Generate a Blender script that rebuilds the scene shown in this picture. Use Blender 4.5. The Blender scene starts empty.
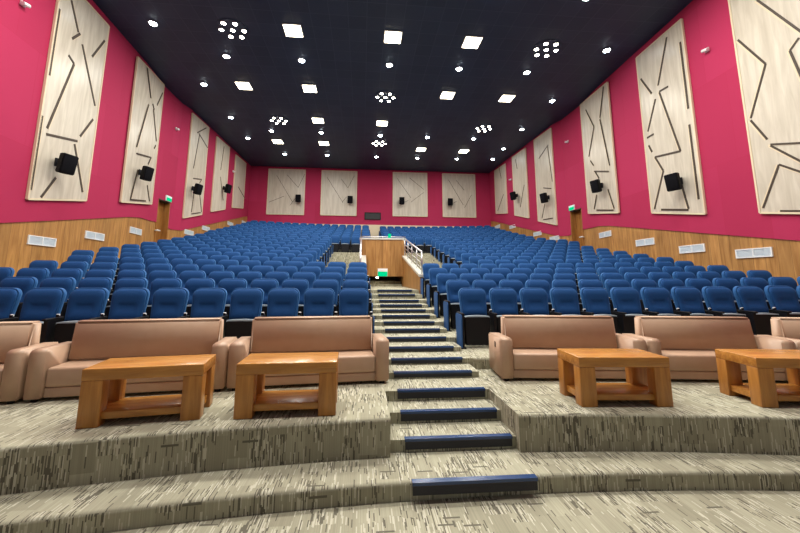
import bpy, bmesh, math, random
from mathutils import Vector, Matrix
random.seed(7)
SC = bpy.context.scene
COL = SC.collection
PI = math.pi
ZC = 1.75                      # eye height; heights "h" below are relative to the eye

# ------------------------------------------------------------------ materials
def new_mat(name, base=(.5, .5, .5), rough=.6, metal=0., spec=.5):
    m = bpy.data.materials.new(name); m.use_nodes = True
    b = m.node_tree.nodes['Principled BSDF']
    b.inputs['Base Color'].default_value = (*base, 1)
    b.inputs['Roughness'].default_value = rough
    b.inputs['Metallic'].default_value = metal
    b.inputs['Specular IOR Level'].default_value = spec
    return m, m.node_tree.nodes, m.node_tree.links, b

def fabric(name, c1, c2, scale=60, rough=.85, bump=.15, spec=.3, sheen=0.):
    m, n, l, b = new_mat(name, c1, rough, 0, spec)
    tc = n.new('ShaderNodeTexCoord'); no = n.new('ShaderNodeTexNoise'); no.inputs['Scale'].default_value = scale
    no.inputs['Detail'].default_value = 4
    l.new(tc.outputs['Object'], no.inputs['Vector'])
    mx = n.new('ShaderNodeMix'); mx.data_type = 'RGBA'
    mx.inputs[6].default_value = (*c1, 1); mx.inputs[7].default_value = (*c2, 1)
    l.new(no.outputs['Fac'], mx.inputs[0]); l.new(mx.outputs[2], b.inputs['Base Color'])
    if bump:
        bp = n.new('ShaderNodeBump'); bp.inputs['Strength'].default_value = bump; bp.inputs['Distance'].default_value = .01
        l.new(no.outputs['Fac'], bp.inputs['Height']); l.new(bp.outputs['Normal'], b.inputs['Normal'])
    if sheen:
        b.inputs['Sheen Weight'].default_value = sheen; b.inputs['Sheen Roughness'].default_value = .4
        b.inputs['Sheen Tint'].default_value = (.2, .5, 1, 1)
    return m

def wood(name, dark, light, axis='Z', scale=3., stretch=12., plank=0., rough=.45, spec=.4):
    """grain runs along axis; plank>0 adds board joints across the horizontal direction"""
    m, n, l, b = new_mat(name, light, rough, 0, spec)
    tc = n.new('ShaderNodeTexCoord'); mp = n.new('ShaderNodeMapping')
    s = [scale*stretch]*3; s['XYZ'.index(axis)] = scale
    mp.inputs['Scale'].default_value = s
    l.new(tc.outputs['Object'], mp.inputs['Vector'])
    no = n.new('ShaderNodeTexNoise'); no.inputs['Scale'].default_value = 1.; no.inputs['Detail'].default_value = 6
    no.inputs['Distortion'].default_value = .6
    l.new(mp.outputs['Vector'], no.inputs['Vector'])
    cr = n.new('ShaderNodeValToRGB'); cr.color_ramp.elements[0].position = .3; cr.color_ramp.elements[1].position = .7
    cr.color_ramp.elements[0].color = (*dark, 1); cr.color_ramp.elements[1].color = (*light, 1)
    l.new(no.outputs['Fac'], cr.inputs['Fac'])
    out = cr.outputs['Color']
    if plank:
        sx = n.new('ShaderNodeSeparateXYZ'); l.new(tc.outputs['Object'], sx.inputs[0])
        ad = n.new('ShaderNodeMath'); ad.operation = 'ADD'
        l.new(sx.outputs['X'], ad.inputs[0]); l.new(sx.outputs['Y'], ad.inputs[1])
        dv = n.new('ShaderNodeMath'); dv.operation = 'DIVIDE'; l.new(ad.outputs[0], dv.inputs[0]); dv.inputs[1].default_value = plank
        fl = n.new('ShaderNodeMath'); fl.operation = 'FLOOR'; l.new(dv.outputs[0], fl.inputs[0])
        wn = n.new('ShaderNodeTexWhiteNoise'); wn.noise_dimensions = '1D'; l.new(fl.outputs[0], wn.inputs['W'])
        mr = n.new('ShaderNodeMapRange'); mr.inputs['To Min'].default_value = .84; mr.inputs['To Max'].default_value = 1.1
        l.new(wn.outputs['Value'], mr.inputs['Value'])
        fr = n.new('ShaderNodeMath'); fr.operation = 'FRACT'; l.new(dv.outputs[0], fr.inputs[0])
        gt = n.new('ShaderNodeMath'); gt.operation = 'GREATER_THAN'; gt.inputs[1].default_value = .04; l.new(fr.outputs[0], gt.inputs[0])
        m2 = n.new('ShaderNodeMapRange'); m2.inputs['To Min'].default_value = .6; m2.inputs['To Max'].default_value = 1.
        l.new(gt.outputs[0], m2.inputs['Value'])
        mu = n.new('ShaderNodeMath'); mu.operation = 'MULTIPLY'; l.new(mr.outputs[0], mu.inputs[0]); l.new(m2.outputs[0], mu.inputs[1])
        vm = n.new('ShaderNodeVectorMath'); vm.operation = 'SCALE'; l.new(out, vm.inputs[0]); l.new(mu.outputs[0], vm.inputs['Scale'])
        out = vm.outputs[0]
    l.new(out, b.inputs['Base Color'])
    return m

def carpet():
    m, n, l, b = new_mat('patterned_carpet', (.3, .28, .2), .95, 0, .1)
    tc = n.new('ShaderNodeTexCoord'); ge = n.new('ShaderNodeNewGeometry')
    def M(op, a, c=None, d=None):
        x = n.new('ShaderNodeMath'); x.operation = op
        for i, v in enumerate((a, c, d)):
            if v is None: continue
            if isinstance(v, (int, float)): x.inputs[i].default_value = v
            else: l.new(v, x.inputs[i])
        return x.outputs[0]
    p = n.new('ShaderNodeSeparateXYZ'); l.new(tc.outputs['Object'], p.inputs[0])
    q = n.new('ShaderNodeSeparateXYZ'); l.new(ge.outputs['True Normal'], q.inputs[0])
    side = M('GREATER_THAN', M('ABSOLUTE', q.outputs['X']), .7)
    flat = M('GREATER_THAN', M('ABSOLUTE', q.outputs['Z']), .7)
    u = M('ADD', M('MULTIPLY', p.outputs['X'], M('SUBTRACT', 1, side)), M('MULTIPLY', p.outputs['Y'], side))
    v = M('ADD', M('MULTIPLY', p.outputs['Y'], flat), M('MULTIPLY', p.outputs['Z'], M('SUBTRACT', 1, flat)))
    def wn2(a, c, s=0.):
        cb = n.new('ShaderNodeCombineXYZ'); l.new(a, cb.inputs[0]); l.new(c, cb.inputs[1]); cb.inputs[2].default_value = s
        w = n.new('ShaderNodeTexWhiteNoise'); w.noise_dimensions = '3D'; l.new(cb.outputs[0], w.inputs['Vector']); return w.outputs['Value']
    # carpet tiles decide how busy the dashes are
    bu = M('FLOOR', M('DIVIDE', u, .16)); bv = M('FLOOR', M('DIVIDE', M('ADD', v, M('MULTIPLY', wn2(bu, bu, 5.), .3)), .22))
    busy = wn2(bu, bv, 3.)
    cu = M('FLOOR', M('DIVIDE', u, .0085))
    off = n.new('ShaderNodeTexWhiteNoise'); off.noise_dimensions = '1D'; l.new(cu, off.inputs['W'])
    cv = M('FLOOR', M('DIVIDE', M('ADD', v, M('MULTIPLY', off.outputs['Value'], .4)), .085))
    r = wn2(cu, cv, 1.)
    dark = M('LESS_THAN', r, M('ADD', M('MULTIPLY', M('POWER', busy, 1.8), .32), .02))
    lite = M('GREATER_THAN', r, M('SUBTRACT', 1., M('ADD', M('MULTIPLY', M('POWER', busy, 1.2), .22), .03)))
    # long cross lines here and there
    ccv = M('FLOOR', M('DIVIDE', v, .018)); ccu = M('FLOOR', M('DIVIDE', M('ADD', u, M('MULTIPLY', wn2(ccv, ccv, 9.), .5)), .13))
    cross = M('LESS_THAN', wn2(ccu, ccv, 7.), .008)
    dark = M('MAXIMUM', dark, cross)
    no = n.new('ShaderNodeTexNoise'); no.inputs['Scale'].default_value = 5; no.inputs['Detail'].default_value = 6
    l.new(tc.outputs['Object'], no.inputs['Vector'])
    def mix(f, a, c):
        x = n.new('ShaderNodeMix'); x.data_type = 'RGBA'; l.new(f, x.inputs[0])
        for i, vv in ((6, a), (7, c)):
            if isinstance(vv, tuple): x.inputs[i].default_value = (*vv, 1)
            else: l.new(vv, x.inputs[i])
        return x.outputs[2]
    # fine corduroy ribs
    base = mix(no.outputs['Fac'], (.41, .39, .285), (.50, .48, .36))
    rib = n.new('ShaderNodeTexWhiteNoise'); rib.noise_dimensions = '1D'; l.new(M('FLOOR', M('DIVIDE', u, .0055)), rib.inputs['W'])
    base = mix(M('MULTIPLY', rib.outputs['Value'], .4), base, (.24, .225, .17))
    tile = mix(M('MULTIPLY', wn2(bu, bv, 11.), .5), base, (.22, .205, .145))
    c1 = mix(lite, tile, (.56, .54, .43))
    c2 = mix(dark, c1, (.15, .138, .105))
    l.new(c2, b.inputs['Base Color'])
    n2 = n.new('ShaderNodeTexNoise'); n2.inputs['Scale'].default_value = 260
    l.new(tc.outputs['Object'], n2.inputs['Vector'])
    bp = n.new('ShaderNodeBump'); bp.inputs['Strength'].default_value = .35; bp.inputs['Distance'].default_value = .004
    l.new(n2.outputs['Fac'], bp.inputs['Height']); l.new(bp.outputs['Normal'], b.inputs['Normal'])
    return m

def emit(name, col, s):
    m = bpy.data.materials.new(name); m.use_nodes = True; n = m.node_tree.nodes; n.clear()
    e = n.new('ShaderNodeEmission'); o = n.new('ShaderNodeOutputMaterial')
    e.inputs[0].default_value = (*col, 1); e.inputs[1].default_value = s
    m.node_tree.links.new(e.outputs[0], o.inputs[0]); return m

def red_wall():
    m, n, l, b = new_mat('red_acoustic_fabric', (.5, .02, .07), .8, 0, .25)
    tc = n.new('ShaderNodeTexCoord'); sx = n.new('ShaderNodeSeparateXYZ'); l.new(tc.outputs['Object'], sx.inputs[0])
    ad = n.new('ShaderNodeMath'); ad.operation = 'ADD'; l.new(sx.outputs['X'], ad.inputs[0]); l.new(sx.outputs['Y'], ad.inputs[1])
    cb = n.new('ShaderNodeCombineXYZ'); l.new(ad.outputs[0], cb.inputs[0]); l.new(sx.outputs['Z'], cb.inputs[1])
    br = n.new('ShaderNodeTexBrick'); br.offset = .5; br.inputs['Scale'].default_value = 1
    br.inputs['Mortar Size'].default_value = .006; br.inputs['Brick Width'].default_value = 1.22; br.inputs['Row Height'].default_value = 2.44
    br.inputs['Color1'].default_value = (.40, .022, .078, 1); br.inputs['Color2'].default_value = (.44, .028, .094, 1)
    br.inputs['Mortar'].default_value = (.40, .018, .07, 1)
    l.new(cb.outputs[0], br.inputs['Vector'])
    no = n.new('ShaderNodeTexNoise'); no.inputs['Scale'].default_value = 220; l.new(tc.outputs['Object'], no.inputs['Vector'])
    bp = n.new('ShaderNodeBump'); bp.inputs['Strength'].default_value = .2; bp.inputs['Distance'].default_value = .004
    l.new(no.outputs['Fac'], bp.inputs['Height']); l.new(bp.outputs['Normal'], b.inputs['Normal'])
    l.new(br.outputs['Color'], b.inputs['Base Color'])
    return m

def ceiling_mat():
    m, n, l, b = new_mat('dark_ceiling_tile', (.012, .013, .02), .55, 0, .3)
    tc = n.new('ShaderNodeTexCoord'); br = n.new('ShaderNodeTexBrick'); br.offset = 0
    br.inputs['Scale'].default_value = 1; br.inputs['Brick Width'].default_value = .6; br.inputs['Row Height'].default_value = .6
    br.inputs['Mortar Size'].default_value = .012
    br.inputs['Color1'].default_value = (.020, .033, .070, 1); br.inputs['Color2'].default_value = (.026, .041, .084, 1)
    br.inputs['Mortar'].default_value = (.038, .055, .10, 1)
    l.new(tc.outputs['Object'], br.inputs['Vector']); l.new(br.outputs['Color'], b.inputs['Base Color'])
    return m

M = {}
M['carpet'] = carpet()
M['red'] = red_wall()
M['ceil'] = ceiling_mat()
M['wallwood'] = wood('oak_veneer_wainscot', (.30, .135, .035), (.52, .27, .085), 'Z', 1.2, 10, .30, .5)
M['doorwood'] = wood('varnished_door_wood', (.22, .085, .02), (.42, .19, .05), 'Z', 1.2, 12, 0, .3)
M['panel'] = wood('pale_ash_board', (.50, .44, .35), (.65, .59, .49), 'Z', 1.0, 9, 0, .33)
M['groove'] = new_mat('dark_trim_and_groove_shade', (.055, .035, .022), .6)[0]  # on the panels this dark tone is the depth shade of the grooves
M['edge'] = new_mat('cream_panel_edge', (.72, .60, .42), .5)[0]
M['tabwood'] = wood('honey_varnished_teak', (.40, .16, .03), (.60, .28, .06), 'X', 2.5, 9, 0, .25, .5)
M['tableg'] = wood('honey_varnished_teak_upright', (.36, .14, .028), (.55, .25, .055), 'Z', 2.5, 9, 0, .28, .5)
M['leather'] = fabric('tan_leatherette', (.48, .31, .205), (.54, .36, .25), 9, .42, .04, .45)
M['blue'] = fabric('blue_upholstery', (.006, .050, .175), (.009, .070, .235), 90, .8, .2, .25, .25)
M['bluerim'] = fabric('blue_upholstery_piping', (.012, .085, .26), (.018, .105, .31), 90, .7, .1, .3, .4)
M['bluepan'] = new_mat('blue_end_panel_fabric', (.012, .085, .27), .7)[0]
M['black'] = new_mat('black_moulded_plastic', (.005, .005, .008), .5, 0, .25)[0]
M['pale'] = new_mat('seat_lip_highlight', (.42, .52, .62), .4)[0]  # pale tone is light reflected off the seat's front edge, put into colour
M['white'] = new_mat('white_enamel', (.82, .83, .84), .4)[0]
M['grille'] = new_mat('pale_grey_grille', (.68, .76, .82), .5)[0]
M['steel'] = new_mat('brushed_steel', (.62, .62, .64), .3, 1.)[0]
M['stone'] = new_mat('white_stone_coping', (.58, .56, .50), .4)[0]
M['speaker'] = new_mat('black_speaker_cabinet', (.004, .004, .005), .8, 0, .15)[0]
M['mesh'] = new_mat('speaker_grille_cloth', (.006, .006, .008), .9, 0, .1)[0]
M['nosetop'] = new_mat('blue_nosing_strip', (.012, .045, .15), .22, 0, .6)[0]
M['nosefront'] = new_mat('nosing_rubber_and_riser_shade', (.012, .012, .02), .6)[0]  # rubber black, with the riser's shadow put into the colour
M['fixture'] = new_mat('light_fixture_metal', (.35, .35, .36), .5)[0]
M['e_sq'] = emit('warm_white_diffuser', (1., .90, .66), 14)
M['e_dn'] = emit('cool_white_lens', (.80, .92, 1.), 45)
M['e_cl'] = emit('neutral_white_lens', (1., .97, .80), 30)
M['e_green'] = emit('green_exit_face', (.0, .62, .25), 1.0)
M['e_glow'] = emit('white_exit_text', (.6, .85, .72), 1.0)
M['e_warm'] = emit('warm_step_lamp', (1., .9, .7), 12)
M['glass'] = new_mat('dark_booth_glass', (.006, .006, .008), .5)[0]

# ------------------------------------------------------------------ mesh helpers
class MB:
    def __init__(s): s.bm = bmesh.new(); s.mats = []
    def mi(s, m):
        if m not in s.mats: s.mats.append(m)
        return s.mats.index(m)
    def poly(s, pts, m):
        f = s.bm.faces.new([s.bm.verts.new(p) for p in pts]); f.material_index = s.mi(m); return f
    def box(s, a, b, m, bev=0., mat=None, seg=2):
        i = s.mi(m)
        x0, y0, z0 = a; x1, y1, z1 = b
        vs = [s.bm.verts.new(p) for p in ((x0,y0,z0),(x1,y0,z0),(x1,y1,z0),(x0,y1,z0),(x0,y0,z1),(x1,y0,z1),(x1,y1,z1),(x0,y1,z1))]
        fs = [s.bm.faces.new([vs[k] for k in q]) for q in ((0,3,2,1),(4,5,6,7),(0,1,5,4),(1,2,6,5),(2,3,7,6),(3,0,4,7))]
        for f in fs: f.material_index = i
        if bev:
            es = list({e for f in fs for e in f.edges})
            r = bmesh.ops.bevel(s.bm, geom=es, offset=bev, segments=seg, affect='EDGES', profile=.5)
            for f in r['faces']: f.material_index = i
            vs = list({v for f in r['faces'] for v in f.verts} | {v for v in vs if v.is_valid})
            for f in {f for v in vs for f in v.link_faces}: f.smooth = True
        if mat is not None:
            bmesh.ops.transform(s.bm, matrix=mat, verts=[v for v in vs if v.is_valid])
        return s
    def prism(s, pts, dv, m, smooth=False):
        """closed outline pts extruded by vector dv"""
        i = s.mi(m); dv = Vector(dv)
        a = [s.bm.verts.new(p) for p in pts]; b = [s.bm.verts.new(Vector(p)+dv) for p in pts]
        fs = [s.bm.faces.new(a[::-1]), s.bm.faces.new(b)]
        n = len(pts)
        for k in range(n):
            f = s.bm.faces.new((a[k], a[(k+1)%n], b[(k+1)%n], b[k])); f.smooth = smooth; fs.append(f)
        for f in fs: f.material_index = i
        return s
    def tube(s, p, q, r, m, n=10, r2=None):
        i = s.mi(m); p = Vector(p); q = Vector(q); d = (q-p).normalized(); r2 = r if r2 is None else r2
        t = d.orthogonal().normalized(); w = d.cross(t)
        a = [s.bm.verts.new(p+(t*math.cos(2*PI*k/n)+w*math.sin(2*PI*k/n))*r) for k in range(n)]
        b = [s.bm.verts.new(q+(t*math.cos(2*PI*k/n)+w*math.sin(2*PI*k/n))*r2) for k in range(n)]
        fs = [s.bm.faces.new(a[::-1]), s.bm.faces.new(b)]
        for k in range(n):
            f = s.bm.faces.new((a[k], a[(k+1)%n], b[(k+1)%n], b[k])); f.smooth = True; fs.append(f)
        for f in fs: f.material_index = i
        return s
    def rings(s, rr, m, cap=True, smooth=True):
        """rr: list of rings (equal length lists of points) joined one to the next"""
        i = s.mi(m); R = [[s.bm.verts.new(p) for p in r] for r in rr]; n = len(R[0])
        for a, b in zip(R, R[1:]):
            for k in range(n):
                f = s.bm.faces.new((a[k], a[(k+1)%n], b[(k+1)%n], b[k])); f.smooth = smooth; f.material_index = i
        if cap:
            for r in (R[0][::-1], R[-1]):
                f = s.bm.faces.new(r); f.material_index = i; f.smooth = False
        return s
    def build(s, name, parent=None, loc=None):
        bmesh.ops.recalc_face_normals(s.bm, faces=s.bm.faces)
        me = bpy.data.meshes.new(name); s.bm.to_mesh(me); s.bm.free()
        for m in s.mats: me.materials.append(m)
        o = bpy.data.objects.new(name, me); COL.objects.link(o)
        if parent is not None: o.parent = parent
        if loc is not None: o.location = loc
        return o

def tag(o, label, cat, group=None, kind=None):
    o['label'] = label; o['category'] = cat
    if group: o['group'] = group
    if kind: o['kind'] = kind
    return o
def struct(o):
    o['kind'] = 'structure'; return o
def empty(name, loc, rz=0., rx=0., ry=0.):
    o = bpy.data.objects.new(name, None); COL.objects.link(o); o.location = loc
    o.rotation_euler = (rx, ry, rz); o.empty_display_size = .1; return o
def copy_tree(o, parent=None):
    c = o.copy(); COL.objects.link(c)
    if parent is not None: c.parent = parent
    for ch in o.children: copy_tree(ch, c)
    return c
NUM = ['zeroth','first','second','third','fourth','fifth','sixth','seventh','eighth','ninth','tenth','eleventh','twelfth','thirteenth',
       'fourteenth','fifteenth','sixteenth','seventeenth','eighteenth','nineteenth','twentieth','twenty-first','twenty-second']

# ------------------------------------------------------------------ seating geometry
XC = .9
def bump(X, k=9): return .0016*(X-XC)**2*(min(1, (k-1)/4) if X < XC else 1)
def h_top(k):
    d = .93*(k-1); return -.16+.147*d+.0029*d*d
def z_tier(k): return h_top(k)-.97+ZC
def row_y(side, k, X):
    return (5.70 if side < 0 else 6.05)+.93*(k-1)-.009*(X-XC)**2
NR = 22
def tier_front(k, X):
    s = -1 if X < .8 else 1
    if k == 1: return 5.12-.009*(X-XC)**2
    return row_y(s, k, X)-.88

def wall_x(side, Y):
    P = [(-7.44, -.6), (-8.56, 13.4), (-8.80, 15.2), (-8.80, 16.7), (-8.66, 17.2), (-8.5, 26.2)] if side < 0 else \
        [(9.09, -.6), (10.07, 13.4), (10.30, 15.2), (10.30, 16.7), (10.12, 17.2), (9.88, 26.2)]
    if Y <= P[0][1]: return P[0][0]
    for (x0, y0), (x1, y1) in zip(P, P[1:]):
        if Y <= y1: return x0+(x1-x0)*(Y-y0)/(y1-y0)
    return P[-1][0]
WY = [-.6, 13.4, 15.2, 16.7, 17.2, 26.2]

# ------------------------------------------------------------------ floors
def strip_solid(mb, xs, yf, yb, zt, zb, m):
    """solid slab whose front/back edges are functions of x; top height zt(x)"""
    i = mb.mi(m); V = mb.bm.verts.new; F = mb.bm.faces.new
    R0 = .028; arc = [[V((x, yf(x)+R0*(1-math.cos(t)), zt(x)-R0*(1-math.sin(t)))) for x in xs] for t in (0, PI/6, PI/3, PI/2)]
    ft = arc[-1]; f0 = arc[0]; bt = [V((x, yb(x), zt(x))) for x in xs]
    fb = [V((x, yf(x), zb)) for x in xs]; bb = [V((x, yb(x), zb)) for x in xs]
    fs = []
    for k in range(len(xs)-1):
        fs += [F((ft[k], ft[k+1], bt[k+1], bt[k])), F((fb[k], fb[k+1], f0[k+1], f0[k])), F((bt[k], bt[k+1], bb[k+1], bb[k])),
               F((fb[k+1], fb[k], bb[k], bb[k+1]))]
    for p, q in zip(arc, arc[1:]):
        for k in range(len(xs)-1):
            f = F((p[k], p[k+1], q[k+1], q[k])); f.smooth = True; fs.append(f)
    fs += [F([fb[0]]+[a[0] for a in arc]+[bt[0], bb[0]]), F([a[-1] for a in arc][::-1]+[fb[-1], bb[-1], bt[-1]])]
    for f in fs: f.material_index = i
def lin(a, b, n): return [a+(b-a)*k/(n-1) for k in range(n)]

Z2, Z3 = ZC-1.61, ZC-1.28
def edge2(x): return 3.05-.022*(x-1.3)**2
def edge3(x): return 3.44-.027*(x-1.)**2
mb = MB(); mb.box((-9.4, -2.5, -.15), (10.8, 4.0, 0), M['carpet']); struct(mb.build('floor'))
xl = lin(-9.3, 10.7, 61)
mb = MB(); strip_solid(mb, xl, lambda x: max(edge2(x), -.5), lambda x: 5.2, lambda x: Z2, -.1, M['carpet']); struct(mb.build('floor'))
# the sofa platform, notched where the aisle stairs climb through it
mb = MB()
strip_solid(mb, lin(-9.2, .28, 30), edge3, lambda x: 5.6, lambda x: Z3, 0.0, M['carpet'])
strip_solid(mb, lin(1.5, 10.6, 30), edge3, lambda x: 5.6, lambda x: Z3, 0.0, M['carpet'])
struct(mb.build('floor'))
# seating tiers
INNER_L, INNER_R = .13, 1.60
UP_L, UP_R = -1.55, 3.50
mb = MB()
for k in range(1, NR+1):
    lo, hi = (INNER_L, INNER_R) if (k <= 5 or k >= 15) else (UP_L, UP_R)
    if k >= 15: lo, hi = .42, 1.12
    for a, b in ((-9.2, lo), (hi, 10.6)):
        xs = lin(a, b, 15)
        sd = -1 if a < 0 else 1
        def yf(x, k=k, sd=sd):
            if k == 1: return 5.12-.009*(x-XC)**2
            return row_y(sd, k, x)-.88
        def yb(x, k=k, sd=sd):
            return 26.2 if k == NR else row_y(sd, k+1, x)-.87
        strip_solid(mb, xs, yf, yb, lambda x, k=k: z_tier(k)+bump(x, k), max(-.05, z_tier(k)-1.0), M['carpet'])
struct(mb.build('floor'))

# central aisle steps up to the sunken entrance
steps = [(3.51, -1.50, .28, 1.5), (3.88, -1.39, .28, 1.5), (4.22, -1.28, .28, 1.5), (4.70, -1.205, .20, 1.54), (5.12, -1.13, .13, 1.6)]
for k in range(1, 6):
    Y = 6.05+.93*(k-1)-.93
    if k > 1: steps.append((Y, h_top(k)-.97, .13, 1.6))
    if k < 5: steps.append((Y+.465, (h_top(k)+h_top(k+1))/2-.97, .15, 1.56))
steps += [(9.42, -.43, .13, 1.6), (10.0, -.33, .1, 1.6)]
mb = MB()
for j, (Y, h, a, b) in enumerate(steps):
    yend = steps[j+1][0]+.05 if j+1 < len(steps) else 14.4
    if j in (0, 1): yend = 4.3
    mb.box((a, Y, max(0.05, h+ZC-.5)), (b, yend, h+ZC), M['carpet'])
mb.box((.02, 14.38, ZC-.9), (1.6, 14.8, ZC-.25), M['carpet'])
mb.box((.02, 14.76, ZC-.9), (1.6, 17.4, ZC-.12), M['carpet'])
struct(mb.build('floor'))
# side stairs and landing around the sunken entrance
mb = MB()
n = 0
zlo, zhi = z_tier(5), z_tier(15)
ys, ye = 9.75, 18.2
ns = 20
for j in range(ns):
    y0 = ys+(ye-ys)*j/ns; y1 = ye if j == ns-1 else ys+(ye-ys)*(j+1)/ns+.03
    if j == ns-1: y1 = 18.6
    t = (j+1)/ns
    z = zlo+(zhi-zlo)*(.80*t+.20*t*t)
    for a, b in ((UP_L, -.12), (1.76, UP_R)):
        mb.box((a, y0, z-.6), (b, y1, z), M['carpet'])
    if y0 > 14.2: mb.box((-.13, y0, z-.3), (1.77, y1, z), M['carpet'])
struct(mb.build('floor'))
# upper aisle between the two top blocks
mb = MB()
for k in range(15, NR+1):
    Y = 6.05+.93*(k-1)-.9
    mb.box((.16, Y, z_tier(k)-.8), (1.32, Y+.50, z_tier(k)), M['carpet'])
    zz = (z_tier(k)+z_tier(min(k+1, NR)))/2
    mb.box((.16, Y+.45, z_tier(k)-.8), (1.32, 26.2 if k == NR else Y+.95, zz), M['carpet'])
struct(mb.build('floor'))

# nosing strips
nos = [(3.05-.022*(.2)**2, -1.61, .42, 1.45)]+[(s[0], s[1], .42, 1.46-.004*i) for i, s in enumerate(steps)]
for j, (Y, h, a, b) in enumerate(nos):
    z = h+ZC; Y = Y-(.04 if j == 0 else 0)
    mb = MB()
    mb.prism([(a, Y-.014, z+.010), (a, Y+.045, z+.010), (a, Y+.045, z+.001), (a, Y-.001, z+.001), (a, Y-.001, z-.014), (a, Y-.014, z-.014)], (b-a, 0, 0), M['nosetop'])
    drop = .085 if j < 4 else .058
    fr = MB(); fr.box((a+.004, Y-.010, z-drop), (b-.004, Y-.0015, z-.014), M['nosefront'])  # black covers the rubber and paints the shadowed riser face
    o = mb.build('stair_nosing')
    c = fr.build('rubber_and_riser_shade', o)
    tag(o, 'blue and black nosing strip on the %s aisle step counted from the bottom' % NUM[j+1], 'stair nosing', 'nosing strips on the central aisle steps')

# ------------------------------------------------------------------ ceiling and walls
H = 8.3+ZC
CE = MB(); CE.box((-9.6, -2.5, H), (11.2, 26.6, H+.2), M['ceil']); struct(CE.build('ceiling'))
def band_h(Y):
    P = [(-2.5, -1.0), (6.5, .78), (13.4, 2.17), (14.2, 2.28), (15.6, 2.32), (16.7, 2.16), (17.3, 2.2), (25.4, 4.28), (26.2, 4.45)]
    for (y0, a), (y1, b) in zip(P, P[1:]):
        if Y <= y1: return a+(b-a)*(Y-y0)/(y1-y0)
    return P[-1][1]
DY0, DY1, DH = 15.52, 16.45, 3.36
for side, nm in ((-1, 'wall_left'), (1, 'wall_right')):
    ys_ = sorted(set(WY+[6.5, 14.2, 15.6, 17.3, 25.4, DY0, DY1]))
    ys_[0] = -.6
    red = MB(); wd = MB(); o = side*.30
    def q(mb, y0, y1, z00, z01, z10, z11, m, dx=0.):
        x0 = wall_x(side, y0)+side*dx; x1 = wall_x(side, y1)+side*dx
        mb.prism([(x0, y0, z00), (x1, y1, z10), (x1, y1, z11), (x0, y0, z01)], (o, 0, 0), m)
    for y0, y1 in zip(ys_, ys_[1:]):
        b0, b1 = band_h(y0)+ZC, band_h(y1)+ZC
        if y0 >= DY0-.001 and y1 <= DY1+.001:
            q(red, y0, y1, DH+ZC, H, DH+ZC, H, M['red']); continue
        q(red, y0, y1, b0, H, b1, H, M['red'])
        lo0 = max(-.1, b0-2.9)
        q(wd, y0, y1, lo0, b0, max(-.1, b1-2.9), b1, M['wallwood'], .03)
    struct(red.build(nm)); struct(wd.build('wall_wainscot_'+nm[5:]))
# back wall
mb = MB(); mb.box((-9, 26.2, 3.98+ZC), (10.6, 26.45, H), M['red']); struct(mb.build('wall_back'))
mb = MB(); mb.box((-9, 26.16, 2.0+ZC), (10.6, 26.45, 3.98+ZC), M['edge']); struct(mb.build('baseboard_back'))

# doors recessed in the side walls
for side, j in ((-1, 1), (1, 2)):
    X = wall_x(side, 16.0)
    z0, z1 = .80+ZC, DH+ZC
    root = MB()
    d = side*.26
    root.box((min(X, X+d), DY0+.001, z0), (max(X, X+d), DY0+.04, z1), M['doorwood'])
    root.box((min(X, X+d), DY1-.04, z0), (max(X, X+d), DY1-.001, z1), M['doorwood'])
    root.box((min(X, X+d), DY0, z1-.04), (max(X, X+d), DY1, z1), M['groove'])
    root.box((min(X+d, X+d+side*.06), DY0-.04, z0), (max(X+d, X+d+side*.06), DY1+.04, z1), M['doorwood'], .004)
    root.box((min(X, X+d), DY0, z0-.05), (max(X, X+d), DY1, z0), M['carpet'])
    dr = struct(root.build('door_%d' % j))
    h = MB(); hx = X-side*.10
    h.tube((X+side*.02, DY0-.02, 1.96+ZC), (hx, DY0-.02, 1.96+ZC), .025, M['white'])
    h.tube((hx, DY0-.10, 1.96+ZC), (hx, DY0+.14, 1.96+ZC), .03, M['white'])
    h.build('door_handle', dr)

# exit signs above the doors
for side, w in ((-1, 'left'), (1, 'right')):
    X = wall_x(side, 16.2)
    Y0, Y1 = 16.0, 16.42
    t = empty('exit_sign', (X-side*.01, 16.2, 3.36+ZC))
    a = MB(); a.box((min(0, -side*.06), -.22, .0), (max(0, -side*.06), .22, .25), M['white'], .008); a.build('sign_housing', t)
    a = MB(); xf = -side*.064
    a.box((min(xf, xf+side*.006), -.205, .015), (max(xf, xf+side*.006), .205, .155), M['e_green']); a.build('green_face', t)
    a = MB(); a.box((min(xf, xf+side*.006), -.205, .165), (max(xf, xf+side*.006), .205, .235), M['e_glow']); a.build('lit_text_strip', t)
    tag(t, 'green lit exit sign above the recessed doorway in the %s wall' % w, 'exit sign', 'exit signs over the side doors')

# ------------------------------------------------------------------ wooden acoustic panels with dark grooves
def pattern_uv():
    return [((.30, .99), (.54, .80)), ((.97, .925), (.80, .79)), ((.63, .77), (.71, .735)), ((.49, .74), (.25, .39)), ((.68, .735), (.92, .505)),
            ((.27, .345), (.785, .36)), ((.785, .36), (.70, .30)), ((.365, .235), (.24, .02)), ((.75, .14), (.90, .02)), ((.24, .02), (.75, .02)), ((.915, .47), (.86, .44))]
LP1 = [((9.43, 7.59), (9.83, 6.91)), ((9.65, 6.58), (9.9, 6.92)), ((10.03, 6.68), (10.86, 5.2)), ((10.9, 7.43), (10.47, 6.59)), ((9.61, 6.05), (9.84, 5.94)), ((9.84, 5.94), (9.28, 3.78)), ((9.28, 3.62), (10.35, 3.86)), ((10.85, 4.76), (10.43, 4.04)), ((10.26, 3.74), (10.82, 2.47)), ((9.78, 2.61), (9.41, 1.99)), ((9.1, 7.05), (9.1, 5.15)), ((9.08, 4.03), (9.08, 2.1))]
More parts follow.
